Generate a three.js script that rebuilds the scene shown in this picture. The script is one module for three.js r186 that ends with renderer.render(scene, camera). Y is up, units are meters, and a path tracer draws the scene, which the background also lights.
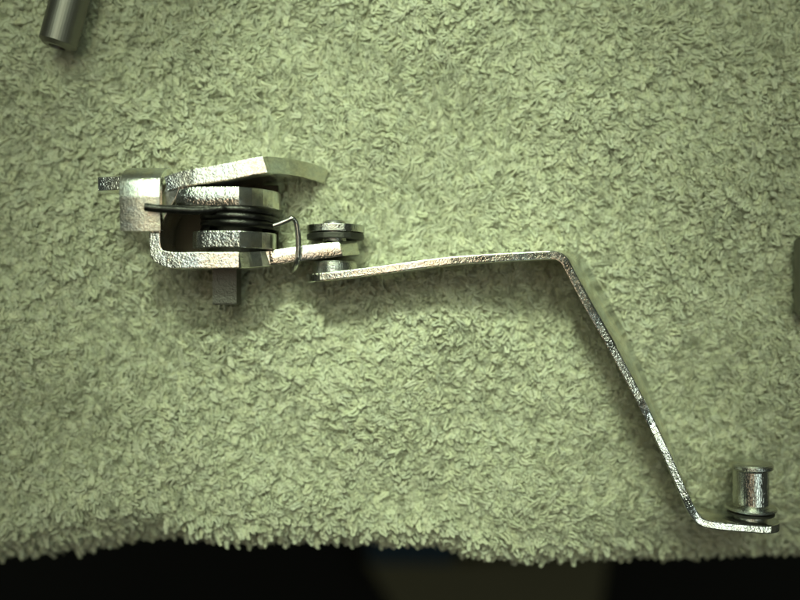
import * as THREE from 'three';
import { toCreasedNormals } from 'three/addons/utils/BufferGeometryUtils.js';
import { RectAreaLightUniformsLib } from 'three/addons/lights/RectAreaLightUniformsLib.js';

// ------------------------------------------------------------------ camera
const H = 0.169, F = 784;                       // lens height above the towel (m), focal length in photo pixels
const scene = new THREE.Scene();
scene.background = new THREE.Color().setRGB(0.035, 0.040, 0.030);
const camera = new THREE.PerspectiveCamera(2 * Math.atan(300 / F) * 180 / Math.PI, 4 / 3, 0.01, 5);
camera.position.set(0, H, 0);
camera.up.set(0, 0, -1);
camera.lookAt(0, 0, 0);
camera.focus = H - 0.0105;
camera.userData.fStop = 4.8;

// ------------------------------------------------------------------ renderer, lamps
const renderer = new THREE.WebGLRenderer({ antialias: true });
renderer.setSize(1024, 768);
renderer.toneMapping = THREE.LinearToneMapping;
renderer.toneMappingExposure = 1.0;
renderer.shadowMap.enabled = true;
RectAreaLightUniformsLib.init();

// a lamp = housing + glowing face + area light of the same size just in front of it
function panelLamp(name, label, pos, aim, w, h, color, intensity, glow) {
  const g = new THREE.Group(); g.name = name; g.userData = { label, category: 'lamp' };
  g.position.set(...pos); g.lookAt(...aim); scene.add(g);         // +z of the group looks at the aim
  const housing = new THREE.Mesh(new THREE.BoxGeometry(w + 0.03, h + 0.03, 0.04), new THREE.MeshStandardMaterial({ color: 0x55584f, roughness: 0.6 }));
  housing.name = 'housing'; housing.position.z = -0.025; g.add(housing);
  const face = new THREE.Mesh(new THREE.PlaneGeometry(w, h), new THREE.MeshStandardMaterial({ color: 0x000000, emissive: new THREE.Color().setRGB(...color), emissiveIntensity: glow, roughness: 1 }));
  face.name = 'diffuser'; face.position.z = 0.0; g.add(face);
  const l = new THREE.RectAreaLight(new THREE.Color().setRGB(...color), intensity, w, h);
  l.position.z = 0.004; l.rotation.y = Math.PI; l.castShadow = true; g.add(l);
  return g;
}
panelLamp('fluorescent_lamp', 'wide fluorescent lamp panel hanging over the far side of the towel', [0.0, 0.44, -0.26], [0, 0, 0], 0.44, 0.22, [0.82, 1.0, 0.68], 1.6, 1.6);
panelLamp('warm_lamp', 'narrow warm lamp panel straight above the arm', [-0.08, 0.62, -0.02], [-0.03, 0, 0], 0.40, 0.10, [1.0, 0.79, 0.54], 1.05, 1.05);
panelLamp('small_lamp', 'small white lamp panel above the corner by the end pin', [0.33, 0.60, 0.19], [0.05, 0, 0.03], 0.10, 0.20, [0.86, 1.0, 0.84], 1.9, 1.9);
panelLamp('square_lamp', 'square white lamp panel above the sprung bracket', [-0.19, 0.62, -0.13], [-0.03, 0, -0.02], 0.16, 0.14, [0.88, 1.0, 0.84], 1.35, 1.35);
// added unseen spot lamp: its soft pool of light stands in for lens vignetting
{
  const g = new THREE.Group(); g.name = 'added_vignette_lamp'; g.userData = { label: 'added round shaded spot lamp pointing down at the linkage, its pool imitates lens vignetting', category: 'lamp' };
  g.position.set(-0.06, 0.46, -0.36); g.lookAt(0.006, 0, 0.002); scene.add(g);
  const shade = new THREE.Mesh(new THREE.LatheGeometry([[0.02, -0.11], [0.05, -0.10], [0.075, -0.04], [0.095, 0.03]].map(p => new THREE.Vector2(...p)), 40).rotateX(Math.PI / 2), new THREE.MeshStandardMaterial({ color: 0x3c403a, roughness: 0.6, side: THREE.DoubleSide }));
  shade.name = 'lamp_shade'; g.add(shade);
  const bulb = new THREE.Mesh(new THREE.SphereGeometry(0.046, 24, 16), new THREE.MeshStandardMaterial({ color: 0x000000, emissive: new THREE.Color().setRGB(0.82, 1.0, 0.68), emissiveIntensity: 6 }));
  bulb.name = 'bulb'; bulb.position.z = -0.03; g.add(bulb);
  const l = new THREE.SpotLight(new THREE.Color().setRGB(0.82, 1.0, 0.68), 2.1, 0, 12.3 * Math.PI / 180, 1, 2);
  l.position.set(0, 0, 0.062); l.target.position.set(0, 0, 1); l.castShadow = true; l.shadow.radius = 3.2; g.add(l); g.add(l.target);
}

// ------------------------------------------------------------------ helpers
let seed = 20120331;
const rnd = () => { seed |= 0; seed = seed + 0x6D2B79F5 | 0; let t = Math.imul(seed ^ seed >>> 15, 1 | seed); t = t + Math.imul(t ^ t >>> 7, 61 | t) ^ t; return ((t ^ t >>> 14) >>> 0) / 4294967296; };
const rr = (a, b) => a + (b - a) * rnd();
const lerp = (a, b, t) => a + (b - a) * t;
const smooth = (a, b, x) => { const t = Math.min(1, Math.max(0, (x - a) / (b - a))); return t * t * (3 - 2 * t); };
// photo pixel at a known height -> place
const W = (px, py, y) => [(px - 400) / F * (H - y), (py - 300) / F * (H - y)];
const MM = 0.001;

// tiling value noise
function tileNoise(n, cells, sd) {
  const g = new Float32Array(cells * cells); let s = sd;
  for (let i = 0; i < g.length; i++) { s = (Math.imul(s, 1664525) + 1013904223) >>> 0; g[i] = s / 4294967296; }
  const out = new Float32Array(n * n);
  for (let j = 0; j < n; j++) for (let i = 0; i < n; i++) {
    const x = i / n * cells, y = j / n * cells, x0 = Math.floor(x), y0 = Math.floor(y);
    let fx = x - x0, fy = y - y0; fx = fx * fx * (3 - 2 * fx); fy = fy * fy * (3 - 2 * fy);
    const a = g[(y0 % cells) * cells + x0 % cells], b = g[(y0 % cells) * cells + (x0 + 1) % cells], c = g[((y0 + 1) % cells) * cells + x0 % cells], d = g[((y0 + 1) % cells) * cells + (x0 + 1) % cells];
    out[j * n + i] = lerp(lerp(a, b, fx), lerp(c, d, fx), fy);
  }
  return out;
}
function layered(n, list) {
  const o = new Float32Array(n * n); let sum = 0;
  list.forEach(([cells, amp], k) => { const t = tileNoise(n, cells, 77 + k * 911 + cells); sum += amp; for (let i = 0; i < o.length; i++) o[i] += t[i] * amp; });
  for (let i = 0; i < o.length; i++) o[i] /= sum;
  return o;
}
function tex(n, fn, srgb, rep) {
  const d = new Uint8Array(n * n * 4);
  for (let i = 0; i < n * n; i++) { const c = fn(i); d[i * 4] = c[0]; d[i * 4 + 1] = c[1]; d[i * 4 + 2] = c[2]; d[i * 4 + 3] = 255; }
  const t = new THREE.DataTexture(d, n, n, THREE.RGBAFormat);
  t.wrapS = t.wrapT = THREE.RepeatWrapping; t.magFilter = THREE.LinearFilter; t.minFilter = THREE.LinearFilter;
  if (srgb) t.colorSpace = THREE.SRGBColorSpace;
  t.repeat.set(rep, rep); t.needsUpdate = true; return t;
}
const clamp255 = v => Math.max(0, Math.min(255, v * 255));

// ------------------------------------------------------------------ materials
const N = 512;
const grit = layered(N, [[40, 0.8], [90, 1], [180, 0.7], [14, 0.5]]);
const soft = layered(N, [[6, 1], [15, 0.7], [40, 0.35]]);
const gritTex = tex(N, i => { const v = clamp255((grit[i] - 0.5) * 2.4 + 0.5); return [v, v, v]; }, false, 1 / 0.011);
const shear = layered(N, [[30, 1], [62, 1.1], [110, 0.5]]);
const shearTex = tex(N, i => { const v = clamp255((shear[i] - 0.5) * 2.2 + 0.5); return [v, v, v]; }, false, 1 / 0.0135);
const softTex = tex(N, i => { const v = clamp255((soft[i] - 0.5) * 1.8 + 0.5); return [v, v, v]; }, false, 1 / 0.03);
const gritRough = tex(N, i => { const v = clamp255(0.19 + (soft[i] - 0.5) * 0.25 + (grit[i] - 0.5) * 0.2); return [v, v, v]; }, false, 1 / 0.018);
// zinc plate with a faint yellow/blue chromate mottle
const plateCol = tex(N, i => { const a = (soft[i] - 0.5), b = (grit[i] - 0.5) * 0.25; return [clamp255(0.93 + a * 0.08 + b), clamp255(0.93 + b), clamp255(0.905 - a * 0.14 + b)]; }, true, 1 / 0.022);
const metal = (o) => new THREE.MeshPhysicalMaterial({ color: 0xffffff, metalness: 1, roughness: 0.25, ...o });
const M = {
  edge: metal({ map: plateCol, roughness: 1, roughnessMap: gritRough, bumpMap: shearTex, bumpScale: 0.000026 }),     // sheared edges
  face: metal({ map: plateCol, roughness: 0.24, bumpMap: softTex, bumpScale: 0.00006 }),                            // rolled faces
  worn: metal({ map: plateCol, roughness: 0.3, bumpMap: gritTex, bumpScale: 0.00003 }),
  oilyShade: metal({ color: new THREE.Color().setRGB(0.07, 0.058, 0.045), roughness: 0.6 }),  // dark oily brown, also stands in for the shade inside the bracket
  shaft: metal({ color: new THREE.Color().setRGB(0.13, 0.128, 0.115), roughness: 0.5, bumpMap: shearTex, bumpScale: 0.00003 }),
  turned: metal({ color: 0xdcdcdc, map: plateCol, roughness: 0.2, bumpMap: gritTex, bumpScale: 0.00003 }),
  spring: metal({ color: new THREE.Color().setRGB(0.07, 0.068, 0.065), roughness: 0.3, bumpMap: gritTex, bumpScale: 0.00003 }),
  wire: metal({ color: new THREE.Color().setRGB(0.60, 0.60, 0.58), roughness: 0.26 }),
  dark: metal({ color: new THREE.Color().setRGB(0.10, 0.10, 0.09), roughness: 0.55, bumpMap: gritTex, bumpScale: 0.00004 }),
  rod: metal({ color: new THREE.Color().setRGB(0.28, 0.27, 0.25), roughness: 0.46, bumpMap: softTex, bumpScale: 0.00004 }),
};

// ------------------------------------------------------------------ table, floor below
function structure(name, geo, mat) { const m = new THREE.Mesh(geo, mat); m.name = name; m.userData = { kind: 'structure' }; m.castShadow = m.receiveShadow = true; scene.add(m); return m; }
const floorMat = new THREE.MeshStandardMaterial({ color: new THREE.Color().setRGB(0.012, 0.012, 0.012), roughness: 0.9 });
structure('floor', new THREE.BoxGeometry(2.4, 0.02, 2.4).translate(0, -0.51, 0), floorMat);
structure('table_top', new THREE.BoxGeometry(0.44, 0.02, 0.30).translate(0, -0.0195, -0.108), new THREE.MeshStandardMaterial({ color: new THREE.Color().setRGB(0.10, 0.07, 0.045), roughness: 0.6 }));

// ------------------------------------------------------------------ towel
const edgePts = [[-60, 581], [0, 571], [60, 565], [130, 553], [160, 549], [250, 549], [330, 548], [400, 550], [440, 551], [480, 564], [540, 568], [590, 570], [640, 575], [720, 581], [800, 580], [860, 579]];
function edgePx(px) { for (let i = 0; i < edgePts.length - 1; i++) { const [a, b] = edgePts[i], [c, d] = edgePts[i + 1]; if (px <= c) return lerp(b, d, smooth(a, c, px)); } return 556; }
const zEdge = x => (edgePx(400 + x / H * F) - 300) / F * H - 0.0015;
const lump = (x, z) => 0.0011 * Math.sin(x * 61 + 1.3) * Math.sin(z * 74 + 0.6) + 0.0007 * Math.sin(x * 143 + z * 97) + 0.0005 * Math.sin(z * 210 - x * 120 + 2);
// s runs along the cloth from the far side; past the table edge it bends over and hangs
function cloth(x, s) {
  // at the left the cloth slopes away in a fold before it drops
  const ze = zEdge(x), w = smooth(0.034, 0.056, -x), R = 0.007 + 0.013 * smooth(0.02, 0.08, x) - 0.003 * w;
  const A = lerp(Math.PI / 2, 0.98, w), Ls = 0.011 * w, flat = ze - R * Math.sin(A) - Ls * Math.cos(A);
  let z, y;
  if (s <= flat) { z = s; y = 0; }
  else {
    const a = (s - flat) / R;
    if (a < A) { z = flat + R * Math.sin(a); y = -R + R * Math.cos(a); }
    else {
      const d = s - flat - R * A, d1 = Math.min(d, Ls), d2 = d - d1;
      z = flat + R * Math.sin(A) + d1 * Math.cos(A); y = -R + R * Math.cos(A) - d1 * Math.sin(A) - d2;
    }
  }
  y += lump(x, s) * (1 - smooth(flat - 0.004, flat + 0.004, s));
  // the right corner sags a little toward the table edge
  y -= 0.0035 * smooth(0.02, 0.085, x) * smooth(0.0, 0.05, s) + 0.002 * smooth(0.03, 0.09, -x);
  return new THREE.Vector3(x, y - 0.0012, z);
}
const towelBase = new THREE.Color().setRGB(0.80, 0.81, 0.63);
const fibre = layered(256, [[60, 1], [120, 0.8], [24, 0.5]]);
const fibreTex = tex(256, i => { const x = i % 256, y = Math.floor(i / 256); const v = clamp255(0.5 + 0.28 * Math.sin((x * 6 + y * 2) / 256 * Math.PI * 2) + (fibre[i] - 0.5) * 0.9); return [v, v, v]; }, false, 1);
fibreTex.repeat.set(2, 1);
const towelMat = new THREE.MeshPhysicalMaterial({ color: towelBase, bumpMap: fibreTex, bumpScale: 0.00012, roughness: 1, sheen: 0.25, sheenRoughness: 0.7, sheenColor: new THREE.Color().setRGB(0.6, 0.62, 0.5) });
const towel = new THREE.Group(); towel.name = 'towel';
towel.userData = { label: 'pale green terry cloth towel spread over the table edge', category: 'towel' };
scene.add(towel);
{
  const nx = 120, ns = 140, x0 = -0.11, x1 = 0.11, s0 = -0.09, s1 = 0.095, pos = [], uv = [], idx = [];
  for (let j = 0; j <= ns; j++) for (let i = 0; i <= nx; i++) { const x = lerp(x0, x1, i / nx), s = lerp(s0, s1, j / ns), p = cloth(x, s); pos.push(p.x, p.y, p.z); uv.push(x, s); }
  for (let j = 0; j < ns; j++) for (let i = 0; i < nx; i++) { const a = j * (nx + 1) + i; idx.push(a, a + nx + 1, a + 1, a + 1, a + nx + 1, a + nx + 2); }
  const g = new THREE.BufferGeometry(); g.setAttribute('position', new THREE.Float32BufferAttribute(pos, 3)); g.setAttribute('uv', new THREE.Float32BufferAttribute(uv, 2)); g.setIndex(idx); g.computeVertexNormals();
  const m = new THREE.Mesh(g, new THREE.MeshStandardMaterial({ color: towelBase, roughness: 1 })); m.name = 'backing_cloth'; m.castShadow = m.receiveShadow = true; towel.add(m);
  // woven loops: real bent yarns, a dozen shapes
  const variants = [];
  for (let k = 0; k < 20; k++) {
    const L = rr(2.2, 4.4), side = rr(0.55, 1.05), bow = rr(-2.2, 2.2), wig = rr(-0.8, 0.8), hgt = rr(0.5, 1.05);
    const pts = [
      [0, -0.9, -0.5 * side], [0.25 * L, hgt * 0.6, -0.55 * side + bow * 0.3], [0.62 * L, hgt, -0.45 * side + bow * 0.6 + wig],
      [L * rr(0.92, 1.05), hgt * rr(0.8, 1.1), bow], [0.68 * L, hgt * rr(0.7, 1.0), 0.5 * side + bow * 0.6 + wig], [0.3 * L, hgt * 0.4, 0.55 * side + bow * 0.3], [0.1, -0.9, 0.45 * side]
    ].map(p => new THREE.Vector3(p[0] * MM, p[1] * MM, p[2] * MM));
    const g1 = new THREE.TubeGeometry(new THREE.CatmullRomCurve3(pts), 24, rr(0.25, 0.34) * MM, 6, false);
    // uneven yarn thickness
    const P = g1.attributes.position, Nn = g1.attributes.normal;
    for (let i = 0; i < P.count; i++) { const q = 0.07 * MM * Math.sin(P.getX(i) * 5200 + k) ; P.setXYZ(i, P.getX(i) + Nn.getX(i) * q, P.getY(i) + Nn.getY(i) * q, P.getZ(i) + Nn.getZ(i) * q); }
    variants.push(g1);
  }
  const spots = variants.map(() => []);
  const step = 0.86 * MM;
  const up = new THREE.Vector3(), tx = new THREE.Vector3(), tz = new THREE.Vector3();
  for (let s = -0.075; s < 0.085; s += step) for (let x = -0.097; x < 0.097; x += step) {
    if (s > zEdge(x) + 0.016) continue;                 // out of sight below the table edge
    const xx = x + rr(-0.5, 0.5) * step, ss = s + rr(-0.5, 0.5) * step, e = 0.0008;
    const p = cloth(xx, ss); tx.copy(cloth(xx + e, ss)).sub(p); tz.copy(cloth(xx, ss + e)).sub(p); up.crossVectors(tz, tx).normalize(); tx.normalize(); tz.crossVectors(tx, up).normalize();
    // nap direction drifts over the cloth
    let ang = 1.5 * Math.sin(xx * 48 + 1.7 * Math.sin(ss * 55)) + 1.3 * Math.sin(ss * 63 + xx * 31 + 0.8) + rr(-1.4, 1.4) + 0.5;
    const over = smooth(zEdge(xx) - 0.012, zEdge(xx), ss);
    if (over > 0) ang = lerp(ang, Math.PI / 2 + rr(-0.7, 0.7), over);
    const dir = tx.clone().multiplyScalar(Math.cos(ang)).addScaledVector(tz, Math.sin(ang));
    const lift = over > 0.5 ? rr(0.1, 0.8) : rr(-0.12, 0.28);
    const X = dir.clone().multiplyScalar(Math.cos(lift)).addScaledVector(up, Math.sin(lift)), Z = new THREE.Vector3().crossVectors(X, up).normalize(), Y = new THREE.Vector3().crossVectors(Z, X);
    const sc = rr(0.8, 1.15);
    const m4 = new THREE.Matrix4().makeBasis(X.multiplyScalar(sc), Y.multiplyScalar(sc), Z.multiplyScalar(sc * (rnd() < 0.5 ? 1 : 1))).setPosition(p);
    spots[Math.floor(rnd() * variants.length)].push(m4);
  }
  // loose cotton fibres standing off the yarns
  const fuzz = [];
  for (let k = 0; k < 6; k++) {
    let p = new THREE.Vector3(0, 0, 0), d = new THREE.Vector3(rr(-1, 1), 1.2, rr(-1, 1)).normalize(); const pts = [p.clone()];
    for (let i = 0; i < 6; i++) { d.add(new THREE.Vector3(rr(-1, 1), rr(-0.7, 0.35), rr(-1, 1)).multiplyScalar(0.9)).normalize(); p.addScaledVector(d, 0.6 * MM); pts.push(p.clone()); }
    fuzz.push(new THREE.TubeGeometry(new THREE.CatmullRomCurve3(pts), 12, 0.05 * MM, 3, false));
  }
  fuzz.forEach(g1 => {
    const im = new THREE.InstancedMesh(g1, towelMat, 5200); im.name = 'loose_fibres'; im.userData = { kind: 'stuff' };
    for (let i = 0; i < 5200; i++) { const p = cloth(rr(-0.095, 0.095), rr(-0.072, 0.07)); p.y += rr(0.2, 0.9) * MM; im.setMatrixAt(i, new THREE.Matrix4().makeRotationY(rr(0, 6.283)).setPosition(p)); }
    im.castShadow = im.receiveShadow = true; towel.add(im);
  });
  const col = new THREE.Color();
  variants.forEach((g1, k) => {
    const im = new THREE.InstancedMesh(g1, towelMat, spots[k].length); im.name = 'terry_loops'; im.userData = { kind: 'stuff' };
    spots[k].forEach((m4, i) => { im.setMatrixAt(i, m4); const v = rr(0.9, 1.08); col.setRGB(v * rr(0.98, 1.02), v, v * rr(0.94, 1.03)); im.setColorAt(i, col); });
    im.castShadow = im.receiveShadow = true; towel.add(im);
  });
}

// ------------------------------------------------------------------ builders for sheet metal
function part(name, geo, mat, parent, label) { const m = new THREE.Mesh(geo, mat); m.name = name; m.castShadow = m.receiveShadow = true; if (label) m.userData.label = label; parent.add(m); return m; }
// a strip of sheet standing on edge: control points {at:[px,py], top, bot (mm), th (mm), lean:[mm,mm] at its lower edge, full:[top,bot]}
function strip(ctrl, { n = 90, r = 0.22, start, end } = {}) {
  const P = ctrl.map(c => { const [x, z] = W(c.at[0], c.at[1], c.top * MM); return new THREE.Vector3(x, 0, z); });
  const curve = new THREE.CatmullRomCurve3(P, false, 'centripetal');
  const L = [0]; for (let i = 1; i < P.length; i++) L.push(L[i - 1] + P[i].distanceTo(P[i - 1]));
  const val = (u, f) => { const q = u * (ctrl.length - 1), i = Math.min(ctrl.length - 2, Math.floor(q)), t = q - i; return lerp(f(ctrl[i]), f(ctrl[i + 1]), t); };
  const rings = []; const pos = [], uv = [], K = 12;
  const us = []; for (let i = 0; i <= n; i++) us.push(curve.getUtoTmapping(i / n));
  let s = 0, prev = null; const total = curve.getLength();
  us.forEach((t, i) => {
    const p = curve.getPoint(t), tg = curve.getTangent(t); const nx = -tg.z, nz = tg.x; const nl = Math.hypot(nx, nz);
    if (prev) s += p.distanceTo(prev); prev = p.clone();
    const top0 = val(t, c => c.top) * MM, bot0 = val(t, c => c.bot) * MM, th = val(t, c => c.th) * MM;
    const lx = val(t, c => (c.lean || [0, 0])[0]) * MM, lz = val(t, c => (c.lean || [0, 0])[1]) * MM;
    let top = top0, bot = bot0; const half = (top0 - bot0) / 2, mid = (top0 + bot0) / 2;
    const round = (d, R) => { if (d < R) { const k = Math.sqrt(Math.max(0.02, 1 - ((R - d) / R) ** 2)); top = mid + half * k; bot = mid - half * k; } };
    if (start) round(s, start * MM); if (end) round(total - s, end * MM);
    const rad = Math.min(r * MM, th * 0.4, (top - bot) * 0.4), a = th / 2, b0 = bot, b1 = top;
    const ring = [];
    const corner = (ca, cb, a0) => { for (let k = 0; k < 3; k++) { const an = a0 + k * Math.PI / 4; ring.push([ca + rad * Math.cos(an), cb + rad * Math.sin(an)]); } };
    corner(a - rad, b1 - rad, 0); corner(-a + rad, b1 - rad, Math.PI / 2); corner(-a + rad, b0 + rad, Math.PI); corner(a - rad, b0 + rad, Math.PI * 1.5);
    let per = 0;
    ring.forEach(([ca, cb], k) => { const f = (top0 - cb) / (top0 - bot0 + 1e-9); pos.push(p.x + nx / nl * ca + lx * f, cb, p.z + nz / nl * ca + lz * f); if (k) per += Math.hypot(ca - ring[k - 1][0], cb - ring[k - 1][1]); uv.push(s, per); });
  });
  const idxF = [], idxE = [], polished = us.map(t => val(t, c => c.smooth ? 1 : 0) > 0.5);
  for (let k = 0; k < K; k++) {
    const k2 = (k + 1) % K, tgt = (k === 5 || k === 11) ? idxF : idxE;   // the two long runs are the rolled faces
    for (let i = 0; i < n; i++) { const a = i * K + k, b = i * K + k2, c = a + K, d = b + K; (polished[i] ? idxF : tgt).push(a, b, c, b, d, c); }
  }
  for (let k = 1; k < K - 1; k++) { idxE.push(0, k + 1, k); const o = n * K; idxE.push(o, o + k, o + k + 1); }
  let g = new THREE.BufferGeometry(); g.setAttribute('position', new THREE.Float32BufferAttribute(pos, 3)); g.setAttribute('uv', new THREE.Float32BufferAttribute(uv, 2));
  g.setIndex([...idxF, ...idxE]); g.addGroup(0, idxF.length, 0); g.addGroup(idxF.length, idxE.length, 1);
  return toCreasedNormals(g, 0.5);
}
const SHEET = [M.face, M.edge];
// side facets of a plate are as smooth as its faces: only the top run keeps the sheared grain
function polishSides(g) {
  const nrm = g.attributes.normal, keep = [[], []];
  for (const gr of g.groups) for (let t = gr.start; t < gr.start + gr.count; t += 3) keep[gr.materialIndex === 1 && Math.abs(nrm.getX(t)) < 0.45 ? 1 : 0].push(t, t + 1, t + 2);
  g.setIndex([...keep[0], ...keep[1]]); g.clearGroups(); g.addGroup(0, keep[0].length, 0); g.addGroup(keep[0].length, keep[1].length, 1);
  return g;
}
// a plate standing across z: outline in mm about (cx px, cy mm), between two photo rows at the height of its top
function plateZ(outline, pxc, yc, py0, py1, yTop, bevel = 0.2) {
  const x0 = W(pxc, 0, yTop * MM)[0], z0 = W(0, py0, yTop * MM)[1], z1 = W(0, py1, yTop * MM)[1];
  const sh = new THREE.Shape(outline.map(([a, b]) => new THREE.Vector2(a * MM, b * MM)));
  const b = bevel * MM;
  const g = new THREE.ExtrudeGeometry(sh, { depth: z1 - z0 - 2 * b, bevelEnabled: true, bevelThickness: b, bevelSize: b, bevelOffset: -b, bevelSegments: 2, curveSegments: 24 });
  g.translate(x0, yc * MM, z0 + b);
  return polishSides(toCreasedNormals(g, 0.45));
}
const circle = (R, n = 64, flats = []) => { const o = []; for (let i = 0; i < n; i++) { const a = i / n * Math.PI * 2; let r = R; for (const [ang, d] of flats) { const c = Math.cos(a - ang); if (c > 0.2) r = Math.min(r, d / c); } o.push([r * Math.cos(a), r * Math.sin(a)]); } return o; };
const uvScale = (g, a, b) => { const u = g.attributes.uv; for (let i = 0; i < u.count; i++) u.setXY(i, u.getX(i) * a, u.getY(i) * b); return g; };
const latheZ = (prof, x, y, z) => uvScale(toCreasedNormals(new THREE.LatheGeometry(prof.map(([r, h]) => new THREE.Vector2(r * MM, h * MM)), 56), 0.6), 0.024, 0.014).rotateX(Math.PI / 2).translate(x, y * MM, z);
const wireTube = (pts, rad, seg = 80, len = 0.03) => uvScale(new THREE.TubeGeometry(new THREE.CatmullRomCurve3(pts.map(p => new THREE.Vector3(...p)), false, 'centripetal'), seg, rad * MM, 10, false), len, rad * MM * 6);
const at = (px, py, y) => { const [x, z] = W(px, py, y * MM); return [x, y * MM, z]; };

// ------------------------------------------------------------------ the linkage
const link = new THREE.Group(); link.name = 'lever_linkage';
link.userData = { label: 'zinc plated lever linkage with sprung bracket and long cranked arm', category: 'linkage' };
scene.add(link);

// upper plate of the bracket
part('upper_plate', strip([
  { at: [166, 184], top: 15.2, bot: 2, th: 3.0 }, { at: [182, 179], top: 15.6, bot: 2, th: 3.1 }, { at: [222, 172.5], top: 16, bot: 2, th: 3.3 }, { at: [258, 165.5], top: 16.2, bot: 2, th: 3.3 },
  { at: [265, 164.6], top: 16.1, bot: 2, th: 3.3 }, { at: [270, 164.4], top: 14.9, bot: 2, th: 3.3, smooth: 1 }, { at: [290, 166.5], top: 9.9, bot: 1.5, th: 3.3, smooth: 1 }, { at: [312, 171.5], top: 4.5, bot: 0.5, th: 3.3, smooth: 1 }, { at: [321, 174.5], top: 2.4, bot: 0.2, th: 3.2, smooth: 1 }, { at: [326, 177], top: 1.0, bot: 0, th: 3.0, smooth: 1 },
], { n: 130, r: 0.18 }), SHEET, link);
// web and lower plate bent from one sheet
part('lower_plate', strip([
  { at: [174, 184], top: 15.0, bot: 1.5, th: 2.8, smooth: 1 }, { at: [170, 194], top: 14.8, bot: 1.5, th: 2.8, smooth: 1 }, { at: [163, 208], top: 14.2, bot: 1.5, th: 2.4, smooth: 1 }, { at: [156, 225], top: 14, bot: 1.5, th: 2.1 }, { at: [155, 246], top: 14.4, bot: 1.5, th: 2.2 },
  { at: [158, 255], top: 14.6, bot: 1.5, th: 2.8 }, { at: [168, 259.5], top: 14.8, bot: 1.5, th: 3.2 }, { at: [200, 260], top: 14.8, bot: 1.5, th: 3.2 }, { at: [237, 260], top: 14.8, bot: 1.5, th: 3.2 },
  { at: [240, 260], top: 14.7, bot: 1.5, th: 3.2 }, { at: [242, 260], top: 14.1, bot: 1.4, th: 3.2, smooth: 1 }, { at: [266, 258.5], top: 9.0, bot: 0.2, th: 3.2, smooth: 1 }, { at: [268, 258.2], top: 8.6, bot: 0.1, th: 3.15 }, { at: [270, 258], top: 8.5, bot: 0, th: 3.1 }, { at: [300, 253.5], top: 8.7, bot: -0.6, th: 3.1 }, { at: [340, 248.8], top: 8.9, bot: -0.6, th: 3.1 },
  { at: [342, 248.5], top: 8.7, bot: -0.4, th: 3.1 }, { at: [344, 248.3], top: 8.2, bot: -0.2, th: 3.1, smooth: 1 }, { at: [354, 247.5], top: 5.6, bot: 1, th: 3.0, smooth: 1 }, { at: [358, 247], top: 4.6, bot: 3, th: 3.0, smooth: 1 },
], { n: 150, r: 0.18 }), SHEET, link);
// tab folded over the top
{
  const prof = [[168, 9.5], [169, 13], [173, 15.4], [181, 16.8], [192, 17.1], [210, 16.85], [231, 16.45]];
  const c = new THREE.CatmullRomCurve3(prof.map(([py, y]) => new THREE.Vector3(0, y * MM, W(0, py, y * MM)[1])), false, 'centripetal');
  const n = 40, out = [], inn = [];
  for (let i = 0; i <= n; i++) { const p = c.getPoint(i / n), t = c.getTangent(i / n); const ny = t.z, nz = -t.y; out.push([p.z, p.y]); inn.push([p.z - nz * 0.0017, p.y - ny * 0.0017]); }
  const sh = new THREE.Shape([...out, ...inn.reverse()].map(([a, b]) => new THREE.Vector2(a, b)));
  const xa = W(120, 0, 0.0165)[0], xb = W(160.5, 0, 0.0165)[0];
  const g = new THREE.ExtrudeGeometry(sh, { depth: xb - xa - 0.0004, bevelEnabled: true, bevelThickness: 0.0002, bevelSize: 0.00015, bevelOffset: -0.00015, bevelSegments: 2 });
  g.rotateY(-Math.PI / 2); g.translate(xb - 0.0002, 0, 0);      // shape x -> z, extrusion -> -x
  const gg = toCreasedNormals(g, 0.5);
  part('folded_tab', gg, [M.edge, M.worn], link);
}
part('side_tab', strip([{ at: [98, 184], top: 12.5, bot: 7.0, th: 2.8 }, { at: [110, 183.5], top: 12.8, bot: 6.6, th: 2.8 }, { at: [124, 182.5], top: 13, bot: 6.2, th: 2.8 }], { n: 12 }), SHEET, link);

// discs on the pivot, spring between them
const AX = 231, AY = 7.6;
const arcPts = (cx, cy, R, a0, a1, n = 20) => { const o = []; for (let i = 0; i <= n; i++) { const a = lerp(a0, a1, i / n); o.push([cx + R * Math.cos(a), cy + R * Math.sin(a)]); } return o; };
part('cam_disc', plateZ([[2.9, 8.0], [-5.3, 8.0], [-9.6, 7.2], [-10.1, 6.4], ...arcPts(-1.2, 0, 8.6, Math.PI * 0.88, Math.PI * 1.5), ...arcPts(1.2, 0, 8.6, -Math.PI * 0.5, -0.12), [9.6, 0.2], [8.6, 2.6], [7.1, 4.8], [5.2, 6.7]], 224, AY, 186.5, 205.5, 15.6), SHEET, link);
part('stop_disc', plateZ([[1.9, 7.4], [-4.2, 7.4], [-5.6, 7.1], [-6.8, 6.5], [-7.8, 5.4], [-8.2, 4.2], ...arcPts(0, 0, 7.9, Math.PI * 0.94, Math.PI * 2 - 0.06, 40), [7.9, 0.4], [7.1, 2.6], [5.8, 4.6], [4.0, 6.3]], 230, AY, 230.5, 247.5, 15.0), SHEET, link);
part('pivot_hub', plateZ(circle(5.2), AX, AY, 200, 256, 12.8, 0.1), [M.dark, M.dark], link);
part('square_shaft', plateZ([[-2.45, -2.45], [2.45, -2.45], [2.45, 2.45], [-2.45, 2.45]], 224.5, AY - 1.4, 262, 305, 8.6, 0.35), [M.shaft, M.shaft], link).rotation.z = 0;
part('back_plate', new THREE.BoxGeometry(0.0255, 0.0012, 0.0150).translate(...at(218, 221, 3.0)), M.oilyShade, link);
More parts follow.
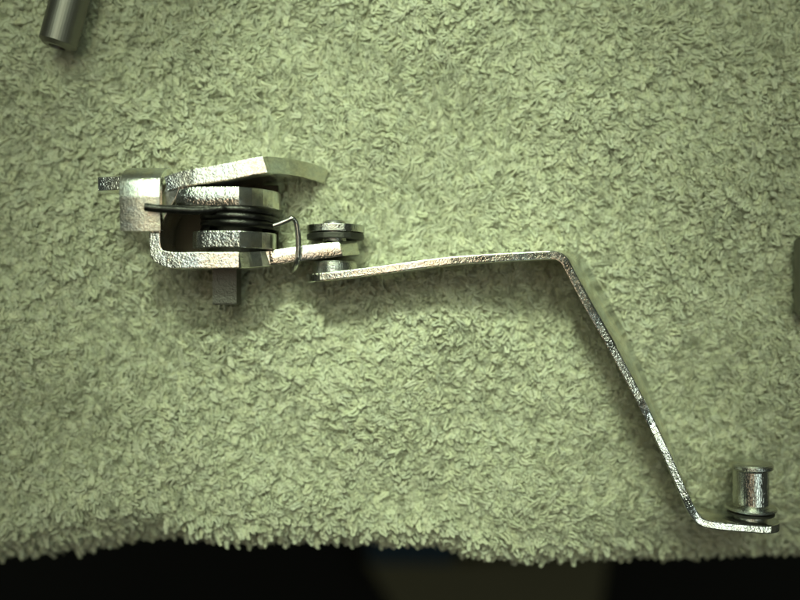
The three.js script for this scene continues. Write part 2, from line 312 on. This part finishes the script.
{
  const cx = W(AX + 2, 0, 0.0148)[0], R = 7.3 * MM, za = W(0, 208.5, 0.0148)[1], zb = W(0, 228.5, 0.0148)[1], pts = [];
  // tail lying out over the folded tab
  pts.push(at(145, 207, 18.1), at(158, 208.5, 18.0), at(176, 209.5, 17.0), at(196, 210.5, 16.0));
  const turns = 2.95, a0 = Math.PI * 0.60;
  for (let i = 0; i <= 90; i++) { const f = i / 90, a = a0 - f * turns * Math.PI * 2; pts.push([cx + R * Math.cos(a), AY * MM + R * Math.sin(a), lerp(za, zb, f)]); }
  part('coil_spring', wireTube(pts, 0.82, 520, 0.16), M.spring, link);
  // the other tail rises from the coil and hooks round the lower plate
  const e = pts[pts.length - 1];
  part('spring_hook', wireTube([at(262, 226.5, 10.5), at(274, 225.5, 10.6), at(286, 221, 10.6), at(292.5, 218.5, 10.6), at(296, 222, 10.2), at(298, 234, 9.9), at(298.4, 248, 9.6), at(297.5, 260, 9.2), at(295.5, 267, 7.6), at(293, 270, 5.0)], 0.56, 90), M.wire, link);
}
// joint between the lower plate and the arm
{
  const [x, z] = W(333, 229, 0.0085);
  const jy = 4.3, off = py => W(0, py, 0.0085)[1];
  const pin = part('pivot_pin', latheZ([[0, 0], [4.3, 0], [4.7, 0.4], [4.7, 2.6], [4.3, 2.9]], x, jy, off(260.5)), M.turned, link);
  part('pin_tip', latheZ([[0, -1.2], [1.9, -1.2], [2.4, -0.8], [2.4, 3]], x + 0.0002, jy + 2.6, off(226)), M.turned, pin);
  const clip = []; for (let i = 0; i <= 64; i++) { const a = -2.3 + i / 64 * 4.6 + Math.PI / 2; clip.push([6.1 * Math.cos(a), 6.1 * Math.sin(a)]); }
  for (let i = 64; i >= 0; i--) { const a = -2.3 + i / 64 * 4.6 + Math.PI / 2; const r = 3.2 + 0.9 * Math.cos(3 * (a - Math.PI / 2)); clip.push([r * Math.cos(a), r * Math.sin(a)]); }
  part('retaining_clip', plateZ(clip, 333, jy, 223, 230.6, 10.6, 0.15), [M.turned, M.turned], link);
  part('washer', plateZ(circle(6.0), 333, jy, 231.6, 237.4, 10.6, 0.15), [M.dark, M.dark], link);
}
// the long cranked arm
const ARM = part('arm', strip([
  { at: [304, 278], top: 10.2, bot: -0.8, th: 1.75 }, { at: [325, 276.5], top: 10.4, bot: -0.6, th: 1.75 }, { at: [352, 273.5], top: 10.9, bot: -0.2, th: 1.75 }, { at: [380, 270], top: 11.5, bot: 1.2, th: 1.75 }, { at: [412, 265.5], top: 12.1, bot: 1.2, th: 1.75, lean: [0, 0.4] },
  { at: [450, 260.8], top: 12.7, bot: 1.2, th: 1.75 }, { at: [490, 258], top: 12.8, bot: 1.2, th: 1.75 }, { at: [525, 256], top: 12.8, bot: 1.2, th: 1.75 }, { at: [548, 255], top: 12.8, bot: 1.2, th: 1.75 },
  { at: [557, 255.6], top: 12.8, bot: 1.2, th: 1.8, lean: [1.5, -0.6] }, { at: [563.5, 259.5], top: 12.8, bot: 1.2, th: 1.8, lean: [4, -1.8] }, { at: [568, 267], top: 12.8, bot: 1.2, th: 1.75, lean: [5, -2.2] },
  { at: [585, 300], top: 12.7, bot: 1.2, th: 1.75, lean: [5.4, -2.5] }, { at: [610, 344], top: 12.5, bot: 1.2, th: 1.75, lean: [5.2, -2.4] }, { at: [640, 400], top: 12.2, bot: 1.2, th: 1.75, lean: [4.4, -2.0] }, { at: [668, 458], top: 11.6, bot: 0.8, th: 1.75, lean: [3.4, -1.6] }, { at: [688, 503], top: 10.8, bot: 0.4, th: 1.75, lean: [2.2, -1.2] },
  { at: [694, 514], top: 10.5, bot: 0.2, th: 1.75, lean: [1.6, -0.9] }, { at: [701.5, 522], top: 10.4, bot: 0, th: 1.75, lean: [0.8, -0.5] }, { at: [712, 525], top: 10.4, bot: -0.2, th: 1.75, lean: [0.2, -0.3] }, { at: [740, 528], top: 10.4, bot: -0.6, th: 1.75 }, { at: [768, 530], top: 10.4, bot: -0.8, th: 1.75 }, { at: [790, 531], top: 10.4, bot: -0.8, th: 1.75 },
], { n: 320, r: 0.3, start: 4.5, end: 5.4 }), SHEET, link);
{
  const y = 5.0, yt = 9.0, [x] = W(759.5, 0, yt * MM), z = py => W(0, py, yt * MM)[1];
  const h = py => (z(py) - z(465)) / MM;
  // spool-shaped end pin: profile along the axis from its free end to the arm
  part('end_pin', latheZ([[0, h(466)], [3.4, h(466)], [4.2, h(467)], [4.4, h(468.5)], [4.4, h(471.5)], [4.1, h(473)], [3.55, h(474.5)], [3.55, h(508)], [4.0, h(509.5)], [4.9, h(511)], [5.1, h(512.5)], [5.0, h(514)], [3.5, h(515)], [3.2, h(515.5)], [3.2, h(525)]], x, y, z(465)), M.turned, link);
  part('end_washer', latheZ([[3.3, h(516.5)], [4.4, h(516.5)], [4.6, h(517.2)], [4.6, h(518.6)], [4.4, h(519.2)], [3.3, h(519.2)]], x, y, z(465)), M.dark, link);
}

// ------------------------------------------------------------------ other bits on the towel
function rodThing(name, label, px0, px1, radius, prof) {
  const g = new THREE.Group(); g.name = name; g.userData = { label, category: 'rod' };
  const a = new THREE.Vector3(...at(px0[0], px0[1], radius)), b = new THREE.Vector3(...at(px1[0], px1[1], radius));
  const len = a.distanceTo(b) / MM; g.position.copy(a); g.quaternion.setFromUnitVectors(new THREE.Vector3(0, 1, 0), b.clone().sub(a).normalize()); scene.add(g);
  const body = new THREE.LatheGeometry(prof(len).map(([r, h]) => new THREE.Vector2(r * MM, h * MM)), 48);
  part('shank', uvScale(toCreasedNormals(body, 0.6), 0.022, 0.03), M.rod, g);
  return g;
}
rodThing('steel_rod', 'dark steel rod end lying on the towel, apart from the linkage bracket', [86, -60], [57, 47], 3.8, L => [[0, 0], [3.8, 0], [3.8, L - 0.8], [2.9, L], [1.7, L], [1.6, L - 3], [0, L - 3]]);
rodThing('grey_rod', 'blurred grey metal rod lying beyond the arm\'s end pin', [813, 234], [813, 318], 3.6, L => [[0, 0], [2.2, 0], [3.6, 1.4], [3.6, L - 1.4], [2.2, L], [0, L]]);

// ------------------------------------------------------------------ what shows below the table edge
{
  const g = new THREE.Group(); g.name = 'beige_panel'; g.userData = { label: 'dim beige panel with a dark blue band, seen below the towel edge', category: 'panel' }; scene.add(g);
  const y = -0.36, sh = (pts) => new THREE.Shape(pts.map(([a, b]) => { const [x, z] = W(a, b, y); return new THREE.Vector2(x, -z); }));
  const ex = (pts, d) => new THREE.ExtrudeGeometry(sh(pts), { depth: d, bevelEnabled: true, bevelThickness: 0.004, bevelSize: 0.004, bevelSegments: 3 }).rotateX(-Math.PI / 2).translate(0, y - d - 0.004, 0);
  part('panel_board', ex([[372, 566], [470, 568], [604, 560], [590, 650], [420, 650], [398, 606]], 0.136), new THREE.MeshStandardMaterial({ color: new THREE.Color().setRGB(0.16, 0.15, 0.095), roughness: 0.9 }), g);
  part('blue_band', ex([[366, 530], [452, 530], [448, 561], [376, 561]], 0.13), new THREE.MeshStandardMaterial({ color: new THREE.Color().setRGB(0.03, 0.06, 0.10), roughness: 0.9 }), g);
}

renderer.render(scene, camera);
